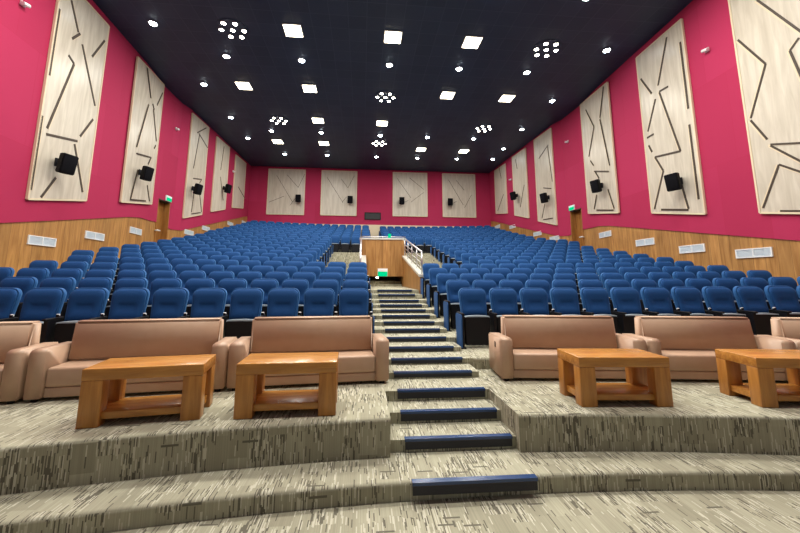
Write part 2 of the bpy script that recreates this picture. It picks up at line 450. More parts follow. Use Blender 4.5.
RP2 = [((9.63, 7.82), (10.18, 6.45)), ((10.9, 7.13), (10.48, 6.33)), ((10.16, 6.22), (9.79, 6.19)), ((10.16, 6.2), (9.61, 3.94)), ((10.35, 6.06), (10.82, 5.1)), ((10.89, 4.9), (10.58, 4.91)), ((10.85, 4.61), (10.73, 4.33)), ((9.61, 3.94), (10.63, 4.11)), ((10.63, 4.11), (10.34, 3.54)), ((10.34, 3.54), (10.88, 2.37)), ((9.73, 3.01), (9.56, 2.11)), ((10.6, 2.29), (9.57, 2.08)), ((9.17, 7.31), (9.17, 5.11)), ((9.2, 4.62), (9.19, 2.32))]
RP3 = [((14.39, 7.72), (13.84, 6.65)), ((13.84, 6.65), (14.43, 5.49)), ((12.94, 8.02), (13.34, 6.83)), ((13.35, 6.76), (12.97, 4.59)), ((14.33, 5.26), (14.11, 4.97)), ((14.1, 4.7), (13.06, 4.37)), ((14.01, 4.64), (13.77, 4.29)), ((14.05, 3.63), (14.33, 3.05)), ((13.2, 3.65), (12.92, 2.79)), ((14.14, 2.97), (12.97, 2.74))]
RP4 = [((17.63, 7.3), (18.65, 6.87)), ((17.7, 7.27), (17.45, 5.17)), ((18.36, 5.06), (17.58, 4.82)), ((18.29, 4.13), (18.67, 3.39)), ((18.55, 3.28), (17.6, 3.21))]
RP5 = [((21.53, 7.83), (21.33, 7.11)), ((20.51, 5.82), (21.15, 4.53))]
RP6 = [((24.64, 4.95), (23.55, 5.94)), ((24.17, 8.26), (23.82, 7.19))]
LP3 = [((17.88, 7.34), (18.78, 8.01)), ((18.05, 7.38), (19.11, 7.0)), ((18.13, 7.35), (17.82, 5.43)), ((17.88, 4.92), (18.74, 5.12)), ((18.74, 5.12), (18.56, 4.85)), ((18.66, 4.33), (19.04, 3.41)), ((18.02, 3.13), (18.93, 3.37)), ((18.07, 4.19), (18.0, 3.22))]
LP4 = [((21.16, 7.89), (20.95, 6.33)), ((20.98, 5.92), (21.6, 4.63))]
LP5 = [((23.83, 6.06), (25.15, 5.59))]
RP1 = [((7.52, 6.16), (6.99, 5.14)), ((6.99, 5.14), (7.49, 4.0)), ((7.5, 3.95), (7.2, 3.33)), ((7.15, 3.18), (6.38, 2.92)), ((7.15, 3.15), (6.58, 2.54)), ((7.04, 2.65), (7.51, 1.72)), ((7.04, 2.65), (6.61, 2.32)), ((6.28, 5.3), (6.48, 5.13)), ((6.48, 5.13), (6.34, 4.33)), ((7.16, 1.58), (6.5, 1.45)), ((6.96, 6.83), (6.2, 5.35)), ((6.2, 4.9), (5.8, 3.9))]
def side_panel(side, y0, y1, hb0, hb1, ht0, ht1, segs, label):
    root = empty('acoustic_panel', (wall_x(side, (y0+y1)/2), (y0+y1)/2, hb0+ZC))
    ox, oy, oz = root.location
    cl = .034 if 12 < y0 < 13 else .008
    def P(Y, h, off): return (wall_x(side, Y)-side*(off+cl)-ox, Y-oy, h+ZC-oz)
    a = MB()
    th = .05
    pts = [P(y0, hb0, 0), P(y1, hb1, 0), P(y1, ht1, 0), P(y0, ht0, 0)]
    a.prism(pts, (-side*th, 0, 0), M['panel']); a.build('wood_board', root)
    e = MB(); w = .045
    def bar(mb, A, B, w, o0, o1, m):
        d = Vector((B[0]-A[0], B[1]-A[1])); L = d.length; d /= L; nn = Vector((-d[1], d[0]))*w/2
        q = [(A[0]+nn[0], A[1]+nn[1]), (B[0]+nn[0], B[1]+nn[1]), (B[0]-nn[0], B[1]-nn[1]), (A[0]-nn[0], A[1]-nn[1])]
        mb.prism([P(u, v, o0) for u, v in q], (-side*(o1-o0), 0, 0), m)
    for A, B in (((y0, hb0), (y1, hb1)), ((y1, hb1), (y1, ht1)), ((y1, ht1), (y0, ht0)), ((y0, ht0), (y0, hb0))):
        bar(e, A, B, w, .0, .062, M['edge'])
    e.build('edge_frame', root)
    for A, B in segs:
        g = MB(); bar(g, A, B, .045 if y0 < 8 else .064 if y0 < 12 else .056, th-.004, th+.012, M['groove'])  # raised dark bar paints the shade inside a groove
        # pale bar painted as the lit side of the shaded slot
        nn = .05
        bar(g, (A[0]+nn, A[1]), (B[0]+nn, B[1]), .03, th-.004, th+.006, M['edge'])
        g.build('groove', root)
    tag(root, label, 'wall panel', 'tall slotted wood panels on the side walls')
    return root
def uvseg(side, y0, y1, hb0, hb1, ht0, ht1, drop=()):
    out = []
    for i, (A, B) in enumerate(pattern_uv()):
        if i in drop: continue
        r = []
        for u, v in (A, B):
            b = hb0+(hb1-hb0)*u; t = ht0+(ht1-ht0)*u
            r.append((y0+(y1-y0)*u, b+(t-b)*v))
        out.append(tuple(r))
    return out
specs = [(9.05, 11.02, 1.86, 2.26, 8.0, 8.02), (12.68, 14.85, 2.58, 2.96, 8.06, 8.2), (17.30, 19.1, 2.8, 3.3, 8.12, 8.15),
         (20.15, 22.0, 3.66, 4.16, 8.08, 8.12), (23.1, 25.0, 4.50, 4.82, 8.05, 8.1)]
onames = ['nearest the camera', 'second from the camera', 'first one beyond the door', 'second one beyond the door', 'farthest one, by the back corner']
rn = ['second from the camera', 'third from the camera', 'first one beyond the door', 'second one beyond the door', 'farthest one, by the back corner']
for j, s in enumerate(specs):
    dr = [(), (), (1, 10, 6), (0, 1, 5, 6, 7, 9), (0, 1, 2, 5, 6, 10)][j]
    side_panel(-1, *s, [LP1, uvseg(-1, *s), LP3, LP4, LP5][j], 'tall pale slotted wood panel on left red wall, '+onames[j])
    side_panel(1, *s, [RP2, RP3, RP4, RP5, RP6][j], 'tall pale slotted wood panel on right red wall, '+rn[j])
side_panel(1, 5.6, 7.6, 1.22, 1.62, 7.7, 7.8, RP1, 'tall pale slotted wood panel on right red wall, cropped by right picture edge')

# back wall panels
bp = [(-7.16, -4.45, 4.64, 8.1, [((.22, .86), (.68, .28)), ((.5, .88), (.82, .6)), ((.82, .6), (.98, .9)), ((.05, .26), (.45, .4)), ((.62, .2), (.78, .38))]),
      (-3.22, -.55, 4.65, 8.1, [((.15, .85), (.62, .28)), ((.55, .82), (.75, .62)), ((.75, .62), (.92, .9)), ((.60, .3), (.72, .42))]),
      (2.22, 4.88, 4.69, 8.13, [((.12, .86), (.52, .42)), ((.48, .88), (.9, .62)), ((.9, .55), (.52, .32)), ((.3, .3), (.45, .36))]),
      (6.10, 8.70, 4.70, 8.14, [((.18, .86), (.62, .28)), ((.42, .85), (.66, .62)), ((.66, .22), (.88, .52)), ((.28, .3), (.42, .36))])]
bn = ['far left', 'left of the booth window', 'right of the booth window', 'far right']
for j, (x0, x1, z0, z1, sg) in enumerate(bp):
    r = empty('acoustic_panel', ((x0+x1)/2, 26.19, z0+ZC)); W = x1-x0; HH = z1-z0
    a = MB(); a.box((-W/2, -.05, 0), (W/2, 0, HH), M['panel']); a.build('wood_board', r)
    a = MB()
    for (u0, v0, u1, v1) in ((-W/2, -.02, W/2, .03), (-W/2, HH-.03, W/2, HH+.02), (-W/2-.02, 0, -W/2+.03, HH), (W/2-.03, 0, W/2+.02, HH)):
        a.box((u0, -.065, v0), (u1, 0, v1), M['edge'])
    a.build('edge_frame', r)
    for (A, B) in sg:
        g = MB(); A = Vector((A[0]*W-W/2, A[1]*HH)); B = Vector((B[0]*W-W/2, B[1]*HH)); d = (B-A).normalized(); nn = Vector((-d[1], d[0]))*.013
        g.prism([(p[0], -.048, p[1]) for p in (A+nn, B+nn, B-nn, A-nn)], (0, -.014, 0), M['groove']); g.build('groove', r)  # groove shade painted as a thin dark strip
    tag(r, 'square pale wood panel with thin grooves on back wall, '+bn[j], 'wall panel', 'square wood panels on the back wall')

# projection booth window
r = empty('projection_window', (.69, 26.2, 4.37+ZC))
a = MB()
for q in ((-.62, 0, .62, .06), (-.62, .50, .62, .56), (-.62, .06, -.55, .50), (.55, .06, .62, .50)):
    a.box((q[0], -.06, q[1]), (q[2], 0, q[3]), M['black'])
a.build('frame', r)
a = MB(); a.box((-.55, -.02, .06), (.55, -.005, .50), M['glass']); a.build('pane', r)
tag(r, 'black framed projection booth opening low on the red back wall', 'window')

# vents on the wainscot
vl = [(-1, 9.75, .90), (-1, 11.72, 1.27), (-1, 14.02, 1.73), (-1, 18.1, 2.20), (-1, 19.85, 2.65), (-1, 23.15, 3.42), (-1, 25.6, 3.87),
      (1, 7.95, .67), (1, 9.70, .92), (1, 11.57, 1.31), (1, 13.82, 1.87), (1, 17.7, 2.14), (1, 19.4, 2.60), (1, 22.55, 3.47), (1, 25.0, 3.82)]
vw = {-1: ['first from the camera', 'second from the camera', 'third, just before the doorway', 'first beyond the doorway', 'second beyond the doorway', 'third beyond the doorway', 'last, in the back corner'],
      1: ['first from the camera', 'second from the camera', 'third from the camera', 'just before the doorway', 'first beyond the doorway', 'second beyond the doorway', 'third beyond the doorway', 'last, in the back corner']}
cnt = {-1: 0, 1: 0}
for side, Y, h in vl:
    X = wall_x(side, Y)+side*.03
    dy = .3; ang = math.atan2(wall_x(side, Y+dy)-wall_x(side, Y-dy), 2*dy)
    r = empty('wall_vent', (X, Y, h+ZC), -ang)
    L, Ht = .44, .115
    a = MB()
    def bx(mb, x0, x1, y0, y1, z0, z1, m):
        mb.box((min(-side*x0, -side*x1), y0, z0), (max(-side*x0, -side*x1), y1, z1), m)
    bx(a, 0, .03, -L, L, -Ht, -Ht+.028, M['white']); bx(a, 0, .03, -L, L, Ht-.028, Ht, M['white'])
    bx(a, 0, .03, -L, -L+.03, -Ht+.028, Ht-.028, M['white']); bx(a, 0, .03, L-.03, L, -Ht+.028, Ht-.028, M['white']); bx(a, 0, .03, -.012, .012, -Ht+.028, Ht-.028, M['white'])
    a.build('frame', r)
    a = MB(); bx(a, .0, .008, -L+.03, L-.03, -Ht+.028, Ht-.028, M['grille'])
    for z in range(6):
        zz = -Ht+.04+z*.031; bx(a, .008, .022, -L+.03, -.012, zz, zz+.014, M['grille']); bx(a, .008, .022, .012, L-.03, zz, zz+.014, M['grille'])
    a.build('louvre', r)
    tag(r, 'white louvred vent low on the %s wood wainscot, %s' % ('left' if side < 0 else 'right', vw[side][cnt[side]]), 'vent', 'white vents along the side walls')
    cnt[side] += 1

# loudspeakers
def speaker(loc, rz, tilt, label, s=.87):
    """local -Y is the front"""
    r = empty('loudspeaker', loc, rz)
    a = MB(); R = Matrix.Rotation(tilt, 4, 'X')
    w, hh, d = .22*s, .30*s, .28*s
    i = [(-w, -d/2, -hh), (w, -d/2, -hh), (w, -d/2, hh), (-w, -d/2, hh)]
    wb = w*.62
    j = [(-wb, d/2, -hh), (wb, d/2, -hh), (wb, d/2, hh), (-wb, d/2, hh)]
    a.rings([[R @ Vector(p) for p in i], [R @ Vector(p) for p in j]], M['speaker'], smooth=False)
    bmesh.ops.bevel(a.bm, geom=list(a.bm.edges), offset=.02, segments=2, affect='EDGES')
    a.build('cabinet', r)
    a = MB(); a.box((-w+.02, -d/2-.014, -hh+.03), (w-.02, -d/2+.002, hh-.03), M['mesh'], .006, mat=R); a.build('grille', r)
    a = MB(); a.tube(R @ Vector((0, d/2-.03, .0)), (0, d/2+.14, .05), .025, M['black']); a.box((-.07, d/2+.12, -.06), (.07, d/2+.16, .16), M['black'])
    a.build('mounting_bracket', r)
    tag(r, label, 'speaker', 'black wall loudspeakers')
spk = [(9.62, 2.95), (13.5, 3.86), (17.75, 4.34), (21.35, 5.30)]
sn = ['nearest the camera', 'on the last panel before the door', 'on the first panel past the door', 'on the second panel past the door']
for side in (-1, 1):
    for j, (Y, h) in enumerate(spk):
        X = wall_x(side, Y)-side*.38
        rz = side*(PI/2)-side*PI if False else (PI/2 if side < 0 else -PI/2)
        speaker((X, Y, h+ZC), rz-(side*-.25), -.0+.18, 'black tilted loudspeaker on the %s side wall, %s' % ('left' if side < 0 else 'right', sn[j]))
for x, nm in ((-4.83, 'far left'), (-1.02, 'inner left'), (2.86, 'inner right'), (6.58, 'far right')):
    speaker((x, 25.80, 5.80+ZC), 0, .12, 'black loudspeaker on the %s square panel of the back wall' % nm, .92)

# small white cameras / sensors on the side walls
for side, Y, h in ((-1, 8.15, 6.38), (-1, 16.3, 6.85), (-1, 22.9, 6.85), (1, 8.4, 6.5), (1, 16.2, 6.92), (1, 22.4, 6.7)):
    X = wall_x(side, Y)
    r = empty('security_camera', (X, Y, h+ZC))
    a = MB(); a.box((min(0, -side*.05), -.06, -.06), (max(0, -side*.05), .06, .06), M['white'], .01); a.build('mount', r)
    a = MB(); a.tube((-side*.04, 0, 0), (-side*.10, 0, -.02), .025, M['white']); a.tube((-side*.10, -.09, -.04), (-side*.10, .07, .0), .045, M['white'], 14)
    a.build('camera_body', r)
    w = {8: 'nearest the camera', 16: 'above the door', 22: 'near the back'}[int(Y)]
    tag(r, 'small white security camera high on the %s red wall, %s' % ('left' if side < 0 else 'right', w), 'camera', 'security cameras on the side walls')

# ------------------------------------------------------------------ the sunken entrance
VX0, VX1, VY0, VY1 = 0.0, 1.62, 9.93, 14.2
a = MB()
a.box((VX0-.12, VY1, .07+ZC), (VX1+.12, VY1+.12, 1.55+ZC), M['wallwood'], .0)
o = a.build('balustrade')
a = MB(); a.box((VX0-.14, VY1-.03, 1.55+ZC), (VX1+.14, VY1+.15, 1.62+ZC), M['stone'], .006); a.build('white_coping', o)
tag(o, 'oak veneered guard panel above the sunken entrance at the head of the aisle', 'partition')
for sx, nm in ((VX0-.03, 'left'), (VX1, 'right')):
    a = MB()
    prof = [(VY0, -.75), (VY0, .04), (VY1, .84), (VY1, -.75)]
    a.prism([(sx, y, h+ZC) for y, h in prof], (.12, 0, 0), M['wallwood'])
    o = a.build('parapet_wall')
    a = MB()
    a.prism([(sx-.03, y, h+ZC) for y, h in ((VY0-.04, .04), (VY0-.04, .11), (VY1, .91), (VY1, .845))], (.18, 0, 0), M['stone']); a.build('white_coping', o)
    tag(o, 'sloping oak parapet with white coping along the %s side of the sunken entrance' % nm, 'parapet')
    # tunnel continuation below the seating behind the guard panel
    t = MB(); t.box((sx, VY1, -.75+ZC), (sx+.12, 17.4, .3+ZC), M['wallwood']); struct(t.build('wall_entrance_'+nm))
t = MB(); t.box((-.12, 17.4, -.75+ZC), (1.74, 17.5, .3+ZC), M['wallwood']); struct(t.build('wall_entrance_back'))
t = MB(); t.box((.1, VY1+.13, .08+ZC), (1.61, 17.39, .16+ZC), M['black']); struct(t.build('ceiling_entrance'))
# handrails
for sx, nm in ((-.07, 'left'), (1.69, 'right')):
    r = empty('handrail', (sx, VY0, .1+ZC))
    def P(y, h): return (0, y-VY0, h-.1)
    a = MB(); a.tube(P(VY0+.06, .76), P(VY1-.06, 1.59), .028, M['steel']); a.tube(P(VY0+.06, .76), P(VY0+.06, .12), .024, M['steel']); a.build('top_rail', r)
    for i in range(3):
        a = MB(); f = .16+.15*i; a.tube(P(VY0+.06, .12+f), P(VY1-.06, .90+f), .012, M['steel'], 8); a.build('rail_bar', r)
    for i in range(1, 5):
        y = VY0+(VY1-VY0)*i/4-.05; a = MB(); b = .11+.80*(y-VY0)/(VY1-VY0)
        a.tube(P(y, b), P(y, b+.66), .018, M['steel'], 8); a.build('post', r)
    tag(r, 'sloping steel handrail with thin bars on the %s parapet of the sunken entrance' % nm, 'handrail')
a = MB(); a.tube((VX0-.12, VY1+.06, 1.68+ZC), (VX1+.12, VY1+.06, 1.68+ZC), .022, M['steel'])
for x in (VX0-.05, .8, VX1+.05): a.tube((x, VY1+.06, 1.62+ZC), (x, VY1+.06, 1.68+ZC), .015, M['steel'], 8)
tag(a.build('guard_rail'), 'low steel rail on top of the oak guard panel', 'handrail')
# exit sign hanging under the guard panel, lamp and small green sign on top
r = empty('exit_sign', (.80, VY1-.03, .07+ZC))
a = MB(); a.box((-.20, -.03, .0), (.20, .02, .31), M['white'], .004); a.build('sign_housing', r)
a = MB(); a.box((-.19, -.036, .005), (.19, -.028, .19), M['e_green']); a.build('green_face', r)
tag(r, 'green lit exit sign on the guard panel over the sunken entrance', 'exit sign')
a = MB(); a.box((1.02, VY1-.0, 1.62+ZC), (1.14, VY1+.04, 1.80+ZC), M['e_green'], .004)
tag(a.build('exit_sign'), 'tiny green lamp sign standing on top of the guard panel rail', 'exit sign')
r = empty('soffit_lamp', (.60, VY1+.25, .07+ZC))
a = MB(); a.tube((0, 0, 0), (0, 0, -.03), .07, M['white'], 14); a.build('lamp_base', r)
a = MB(); a.tube((0, 0, -.03), (0, 0, -.075), .06, M['e_warm'], 14, .04); a.build('bulb', r)
tag(r, 'small bright round lamp under the soffit of the sunken entrance', 'lamp')

# ------------------------------------------------------------------ ceiling lights
def arealight(name, parent, loc, size, power, col, spread=PI):
    L = bpy.data.lights.new(name, 'AREA'); L.shape = 'SQUARE'; L.size = size; L.energy = power; L.color = col; L.spread = spread
    o = bpy.data.objects.new(name, L); COL.objects.link(o); o.parent = parent; o.location = loc; return o
WARM = (1., .97, .90); COOL = (.88, .95, 1.)
P_SQ, P_NEAR = 105, 185
sq = [(-2.48, 11.03), (.91, 11.05), (3.72, 11.07), (-5.3, 14.73), (-2.47, 14.7), (3.72, 14.7), (6.52, 14.72), (-2.5, 17.88), (.91, 17.9), (-5.34, 21.08),
      (-2.53, 21.08), (3.64, 21.55), (6.48, 21.56), (-5.3, 7.45), (-2.48, 7.45), (3.72, 7.45), (6.5, 7.45), (.9, 7.45), (-2.48, 3.7), (.9, 3.7), (3.7, 3.7)]
dn = [(-7.03, 11.1), (8.75, 11.05), (-5.28, 12.68), (-2.48, 12.68), (.91, 12.66), (3.70, 12.66), (6.50, 12.66), (-7., 14.78), (8.74, 14.75), (-7., 17.94), (8.75, 17.94),
      (-5.32, 19.48), (-2.52, 19.45), (.89, 19.57), (3.69, 19.55), (6.48, 19.51), (-7.0, 20.7), (8.9, 20.9), (-5.37, 23.25), (-2.55, 23.2), (.82, 23.23), (3.66, 23.23), (6.43, 23.1), (8.95, 22.95),
      (-2.5, 9.0), (.9, 9.0), (3.7, 8.9), (-5.3, 9.1), (6.5, 8.8)]
cl = [(-4.5, 11.16), (6.52, 11.18), (.91, 15.1), (-4.57, 18.05), (6.58, 18.0), (.89, 20.7)]
def describe(pos, allp):
    """row counted from the nearest visible one, column from the left within its row"""
    hid = pos[1] < 10
    pool = [p for p in allp if (p[1] < 10) == hid]; rr = []
    for y in sorted(p[1] for p in pool):
        if not rr or y-rr[-1] > .7: rr.append(y)
    ri = max(i for i, y in enumerate(rr) if pos[1] >= y-.01)
    same = sorted(p[0] for p in pool if rr[ri]-.01 <= p[1] <= rr[ri]+.69)
    ci = same.index(pos[0])
    if hid: return 'above the front floor, row %s, %s from left' % (NUM[ri+1], NUM[ci+1])
    return '%s row from the front, %s from left' % (NUM[ri+1], NUM[ci+1])
for p in sq:
    r = empty('square_ceiling_light', (p[0], p[1], H))
    a = MB(); s = .31
    for q in ((-s, -s, s, -s+.035), (-s, s-.035, s, s), (-s, -s+.035, -s+.035, s-.035), (s-.035, -s+.035, s, s-.035)):
        a.box((q[0], q[1], -.03), (q[2], q[3], 0), M['fixture'])
    a.build('frame', r)
    a = MB(); a.box((-.275, -.275, -.045), (.275, .275, -.002), M['e_sq']); a.build('diffuser', r)
    arealight('lamp', r, (0, 0, -.06), .5, P_NEAR if p[1] < 9 else P_SQ, WARM)
    tag(r, 'square warm ceiling light panel, '+describe(p, sq), 'ceiling light', 'square ceiling light panels')
for p in dn:
    r = empty('ceiling_downlight', (p[0], p[1], H))
    a = MB(); a.tube((0, 0, 0), (0, 0, -.03), .14, M['fixture'], 20); a.build('trim_ring', r)
    a = MB(); a.tube((0, 0, -.03), (0, 0, -.05), .11, M['e_dn'], 20, .09); a.build('lens', r)
    tag(r, 'round cool white ceiling downlight, '+describe(p, dn), 'ceiling light', 'round ceiling downlights')
cn = ['front left', 'front right', 'middle, nearer one', 'rear left', 'rear right', 'middle, farther one']
for j, p in enumerate(cl):
    r = empty('cluster_ceiling_light', (p[0], p[1], H))
    a = MB(); a.tube((0, 0, 0), (0, 0, -.02), .50, M['ceil'], 28); a.build('mounting_disc', r)
    for k in range(7):
        x, y = (0, 0) if k == 6 else (.37*math.cos(k*PI/3), .37*math.sin(k*PI/3))
        a = MB(); a.tube((x, y, -.02), (x, y, -.06), .085, M['fixture'], 14, .075)
        l = a.build('lamp', r)
        a = MB(); a.tube((x, y, -.06), (x, y, -.07), .072, M['e_cl'], 14, .06); a.build('lens', l)
    tag(r, 'cluster of seven small ceiling lamps, '+cn[j], 'ceiling light', 'clustered ceiling lamps')

# ------------------------------------------------------------------ auditorium chairs
def outline(w0, w1, z0, z1, r, n=5, r0=.03):
    """rounded trapezoid in x,z, half-widths w0 bottom, w1 top"""
    p = []
    for cx, cz, rad, a0 in ((w0-r0, z0+r0, r0, -PI/2), (w1-r, z1-r, r, 0), (-(w1-r), z1-r, r, PI/2), (-(w0-r0), z0+r0, r0, PI)):
        for k in range(n+1):
            a = a0+PI/2*k/n; p.append((cx+rad*math.cos(a), cz+rad*math.sin(a)))
    if n < 5: return p
    q = []
    for A, B in zip(p, p[1:]+p[:1]):
        d = math.hypot(B[0]-A[0], B[1]-A[1]); m = max(1, round(d/.05))
        q += [(A[0]+(B[0]-A[0])*t/m, A[1]+(B[1]-A[1])*t/m) for t in range(m)]
    return q
def pillow(mb, ol, levels, m, off, cz):
    """levels: list of (scale, y); off(x,z,y)->y extra"""
    rr = []
    for s, y in levels:
        rr.append([(x*s, y+off(x*s, cz+(z-cz)*s), cz+(z-cz)*s) for x, z in ol])
    mb.rings(rr, m)
def lean(x, z):   # recline of the backrest, plus gentle wrap
    return .19*max(0, z-.44)+.25*x*x*0
def make_chair(lod=0, parent_build=True):
    n = 5 if lod == 0 else 2
    parts = {}
    b = MB(); ol = outline(.222, .243, .47, .965, .10, n)
    pillow(b, ol, [(.90, .048), (1.0, .034), (1.0, -.004), (.985, -.022)], M['bluerim'], lean, .72)
    parts['backrest'] = b
    c = MB(); oc = outline(.207, .228, .485, .948, .09, n)
    def dip(x, z):
        d = lean(x, z)
        g = math.exp(-(abs(x)/.125)**6)
        return d+.016*math.exp(-((z-.69)/.05)**4)*g-.012*math.exp(-((z-.85)/.09)**2)-.010*math.exp(-((z-.58)/.06)**2)
    lv = [(1.0, -.018), (.97, -.036), (.86, -.046), (.74, -.050), (.64, -.052), (.56, -.052), (.48, -.052), (.40, -.052), (.30, -.052), (.18, -.052), (.06, -.052)] if lod == 0 else [(1.0, -.018), (.93, -.043), (.3, -.05)]
    pillow(c, oc, lv, M['blue'], dip, .715)
    parts['back_cushion'] = c
    s = MB()   # tipped-up seat: shell faces the front
    so = outline(.205, .222, .035, .50, .03, max(1, n-3), .03)
    pillow(s, so, [(.96, -.075), (1., -.09), (1., -.165), (.94, -.185)], M['black'], lambda x, z: -.08*max(0, z-.40)*0+.0, .3)
    parts['seat'] = s
    t = MB()   # painted pale reflection along the top edge of the folded seat
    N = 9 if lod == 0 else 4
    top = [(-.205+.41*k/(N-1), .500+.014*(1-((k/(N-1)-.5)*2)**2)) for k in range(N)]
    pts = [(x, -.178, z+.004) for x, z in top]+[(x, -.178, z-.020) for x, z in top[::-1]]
    t.prism(pts, (0, .07, 0), M['pale']); parts['seat_edge_highlight'] = t
    return parts
def arm_mesh(side, lod=0):
    x = side*.275; a = MB()
    bv = .012 if lod == 0 else 0
    a.box((x-.026, -.30, .53), (x+.026, .04, .565), M['black'], bv)
    a.box((x-.022, -.26, .0), (x+.022, .01, .53), M['black'])
    a.box((x-.045, -.29, 0), (x+.045, .01, .02), M['black'])
    return a
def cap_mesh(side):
    a = MB(); a.tube((side*.275-.019, -.045, .595), (side*.275+.019, -.045, .595), .014, M['white'], 8)  # white tube paints the highlight on the hinge
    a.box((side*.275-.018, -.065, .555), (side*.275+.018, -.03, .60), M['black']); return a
def end_mesh(side):
    x = side*.305; a = MB()
    pr = [(-.31, .02), (-.31, .50), (-.28, .54), (.02, .54), (.06, .50), (.02, .02)]
    a.prism([(x-.008, y, z) for y, z in pr], (.018, 0, 0), M['bluepan']); return a

def chair_proto(endside=0):
    r = empty('auditorium_chair', (0, 0, 0))
    p = make_chair(0)
    bk = p['backrest'].build('backrest', r); p['back_cushion'].build('back_cushion', bk)
    st = p['seat'].build('seat', r); p['seat_edge_highlight'].build('seat_edge_highlight', st)
    am = arm_mesh(1).build('armrest', r); cap_mesh(1).build('hinge_cap_highlight', am)
    if endside:
        if endside < 0: am = arm_mesh(-1).build('armrest', r)
        e = end_mesh(endside).build('end_panel', r); e['label'] = 'blue fabric end panel'
    return r
protos = {0: chair_proto(0), -1: chair_proto(-1), 1: chair_proto(1)}
seats = []
SP = .55
for k in range(1, NR+1):
    lo, hi = (INNER_L, INNER_R) if k <= 5 else ((UP_L, UP_R) if k < 15 else (.42, 1.12))
    for sd in (-1, 1):
        i = 0
        while True:
            X = (lo-.26-SP*i) if sd < 0 else (hi+.33+SP*i)
            Y = row_y(sd, k, X)
            if abs(X) > abs(wall_x(sd, Y))-(.95 if sd < 0 else .40): break
            yaw = math.atan(-.018*(X-XC))
            last = abs(X)+SP > abs(wall_x(sd, Y))-.40
            seats.append((k, sd, i, X, Y, z_tier(k)+bump(X, k), yaw, last))
            i += 1
# camera frame
def unit(v): return v.normalized()
fx, ppx, ppy = 350., 392., 228.
def ray(x, y): return Vector((x-ppx, y-ppy, fx))
Ad = unit(ray(362.5, 278.)); Ud = ray(404., -2160.); Ud = unit(Ud-Ad*Ud.dot(Ad)); Rd = Ad.cross(Ud)
if Rd[0] < 0: Rd = -Rd
def proj(P):
    c = Rd*P[0]+Ad*P[1]+Ud*(P[2]-ZC)
    return (ppx+fx*c[0]/c[2], ppy+fx*c[1]/c[2], c[2]) if c[2] > .1 else (-999, 0, 0)
def infr(s):
    u = proj((s[3], s[4], s[5]+.75)); return -22 < u[0] < 822
vis = sorted([s for s in seats if infr(s)], key=lambda s: (proj((s[3], s[4], s[5]+.7))[2]))
near = vis[:298]; nearset = {(s[0], s[1], s[2]) for s in near}
far = [s for s in seats if (s[0], s[1], s[2]) not in nearset]
used = set()
for (k, sd, i, X, Y, z, yaw, last) in near:
    es = 0
    if i == 0: es = 1 if sd < 0 else -1
    p = protos[es]
    c = p if es not in used else copy_tree(p)
    used.add(es)
    c.location = (X, Y, z); c.rotation_euler = (0, 0, yaw)
    row = 'front row' if k == 1 else '%s row' % NUM[k]
    seat = 'end seat beside the aisle' if i == 0 else '%s seat out from the aisle' % NUM[i+1]
    tag(c, 'blue folding auditorium chair, %s of the %s block, %s' % (row, 'left' if sd < 0 else 'right', seat), 'chair', 'blue auditorium chairs in raked rows')
# the rest of the rows, beyond the first three hundred
pt = make_chair(1); arm = arm_mesh(1, 1); armL = arm_mesh(-1, 1); endL, endR = end_mesh(-1), end_mesh(1)
def grab(mb):
    d = ([v.co.copy() for v in mb.bm.verts], None); mb.bm.verts.index_update()
    fs = [([v.index for v in f.verts], mb.mats[f.material_index], f.smooth) for f in mb.bm.faces]
    mb.bm.free(); return d[0], fs
G = [grab(m) for m in (*pt.values(), arm)]; GL = [grab(armL), grab(endL)]; GR = [grab(endR)]
verts = []; faces = []; mats = []; fm = []; sm = []
for (k, sd, i, X, Y, z, yaw, last) in far:
    T = Matrix.Translation((X, Y, z)) @ Matrix.Rotation(yaw, 4, 'Z')
    gs = G+(GL if (i == 0 and sd > 0) else [])+(GR if (i == 0 and sd < 0) else [])
    for vs, fs in gs:
        b = len(verts); verts += [T @ v for v in vs]
        for idx, m, s in fs:
            if m not in mats: mats.append(m)
            faces.append([b+q for q in idx]); fm.append(mats.index(m)); sm.append(s)
me = bpy.data.meshes.new('distant_auditorium_chairs'); me.from_pydata([tuple(v) for v in verts], [], faces)
for m in mats: me.materials.append(m)
me.polygons.foreach_set('material_index', fm); me.polygons.foreach_set('use_smooth', sm)
bmx = bmesh.new(); bmx.from_mesh(me); bmesh.ops.recalc_face_normals(bmx, faces=bmx.faces); bmx.to_mesh(me); bmx.free()
o = bpy.data.objects.new('distant_auditorium_chairs', me); COL.objects.link(o)
tag(o, 'remaining blue auditorium chairs in the distant upper rows and outer ends', 'chairs', None, 'stuff')

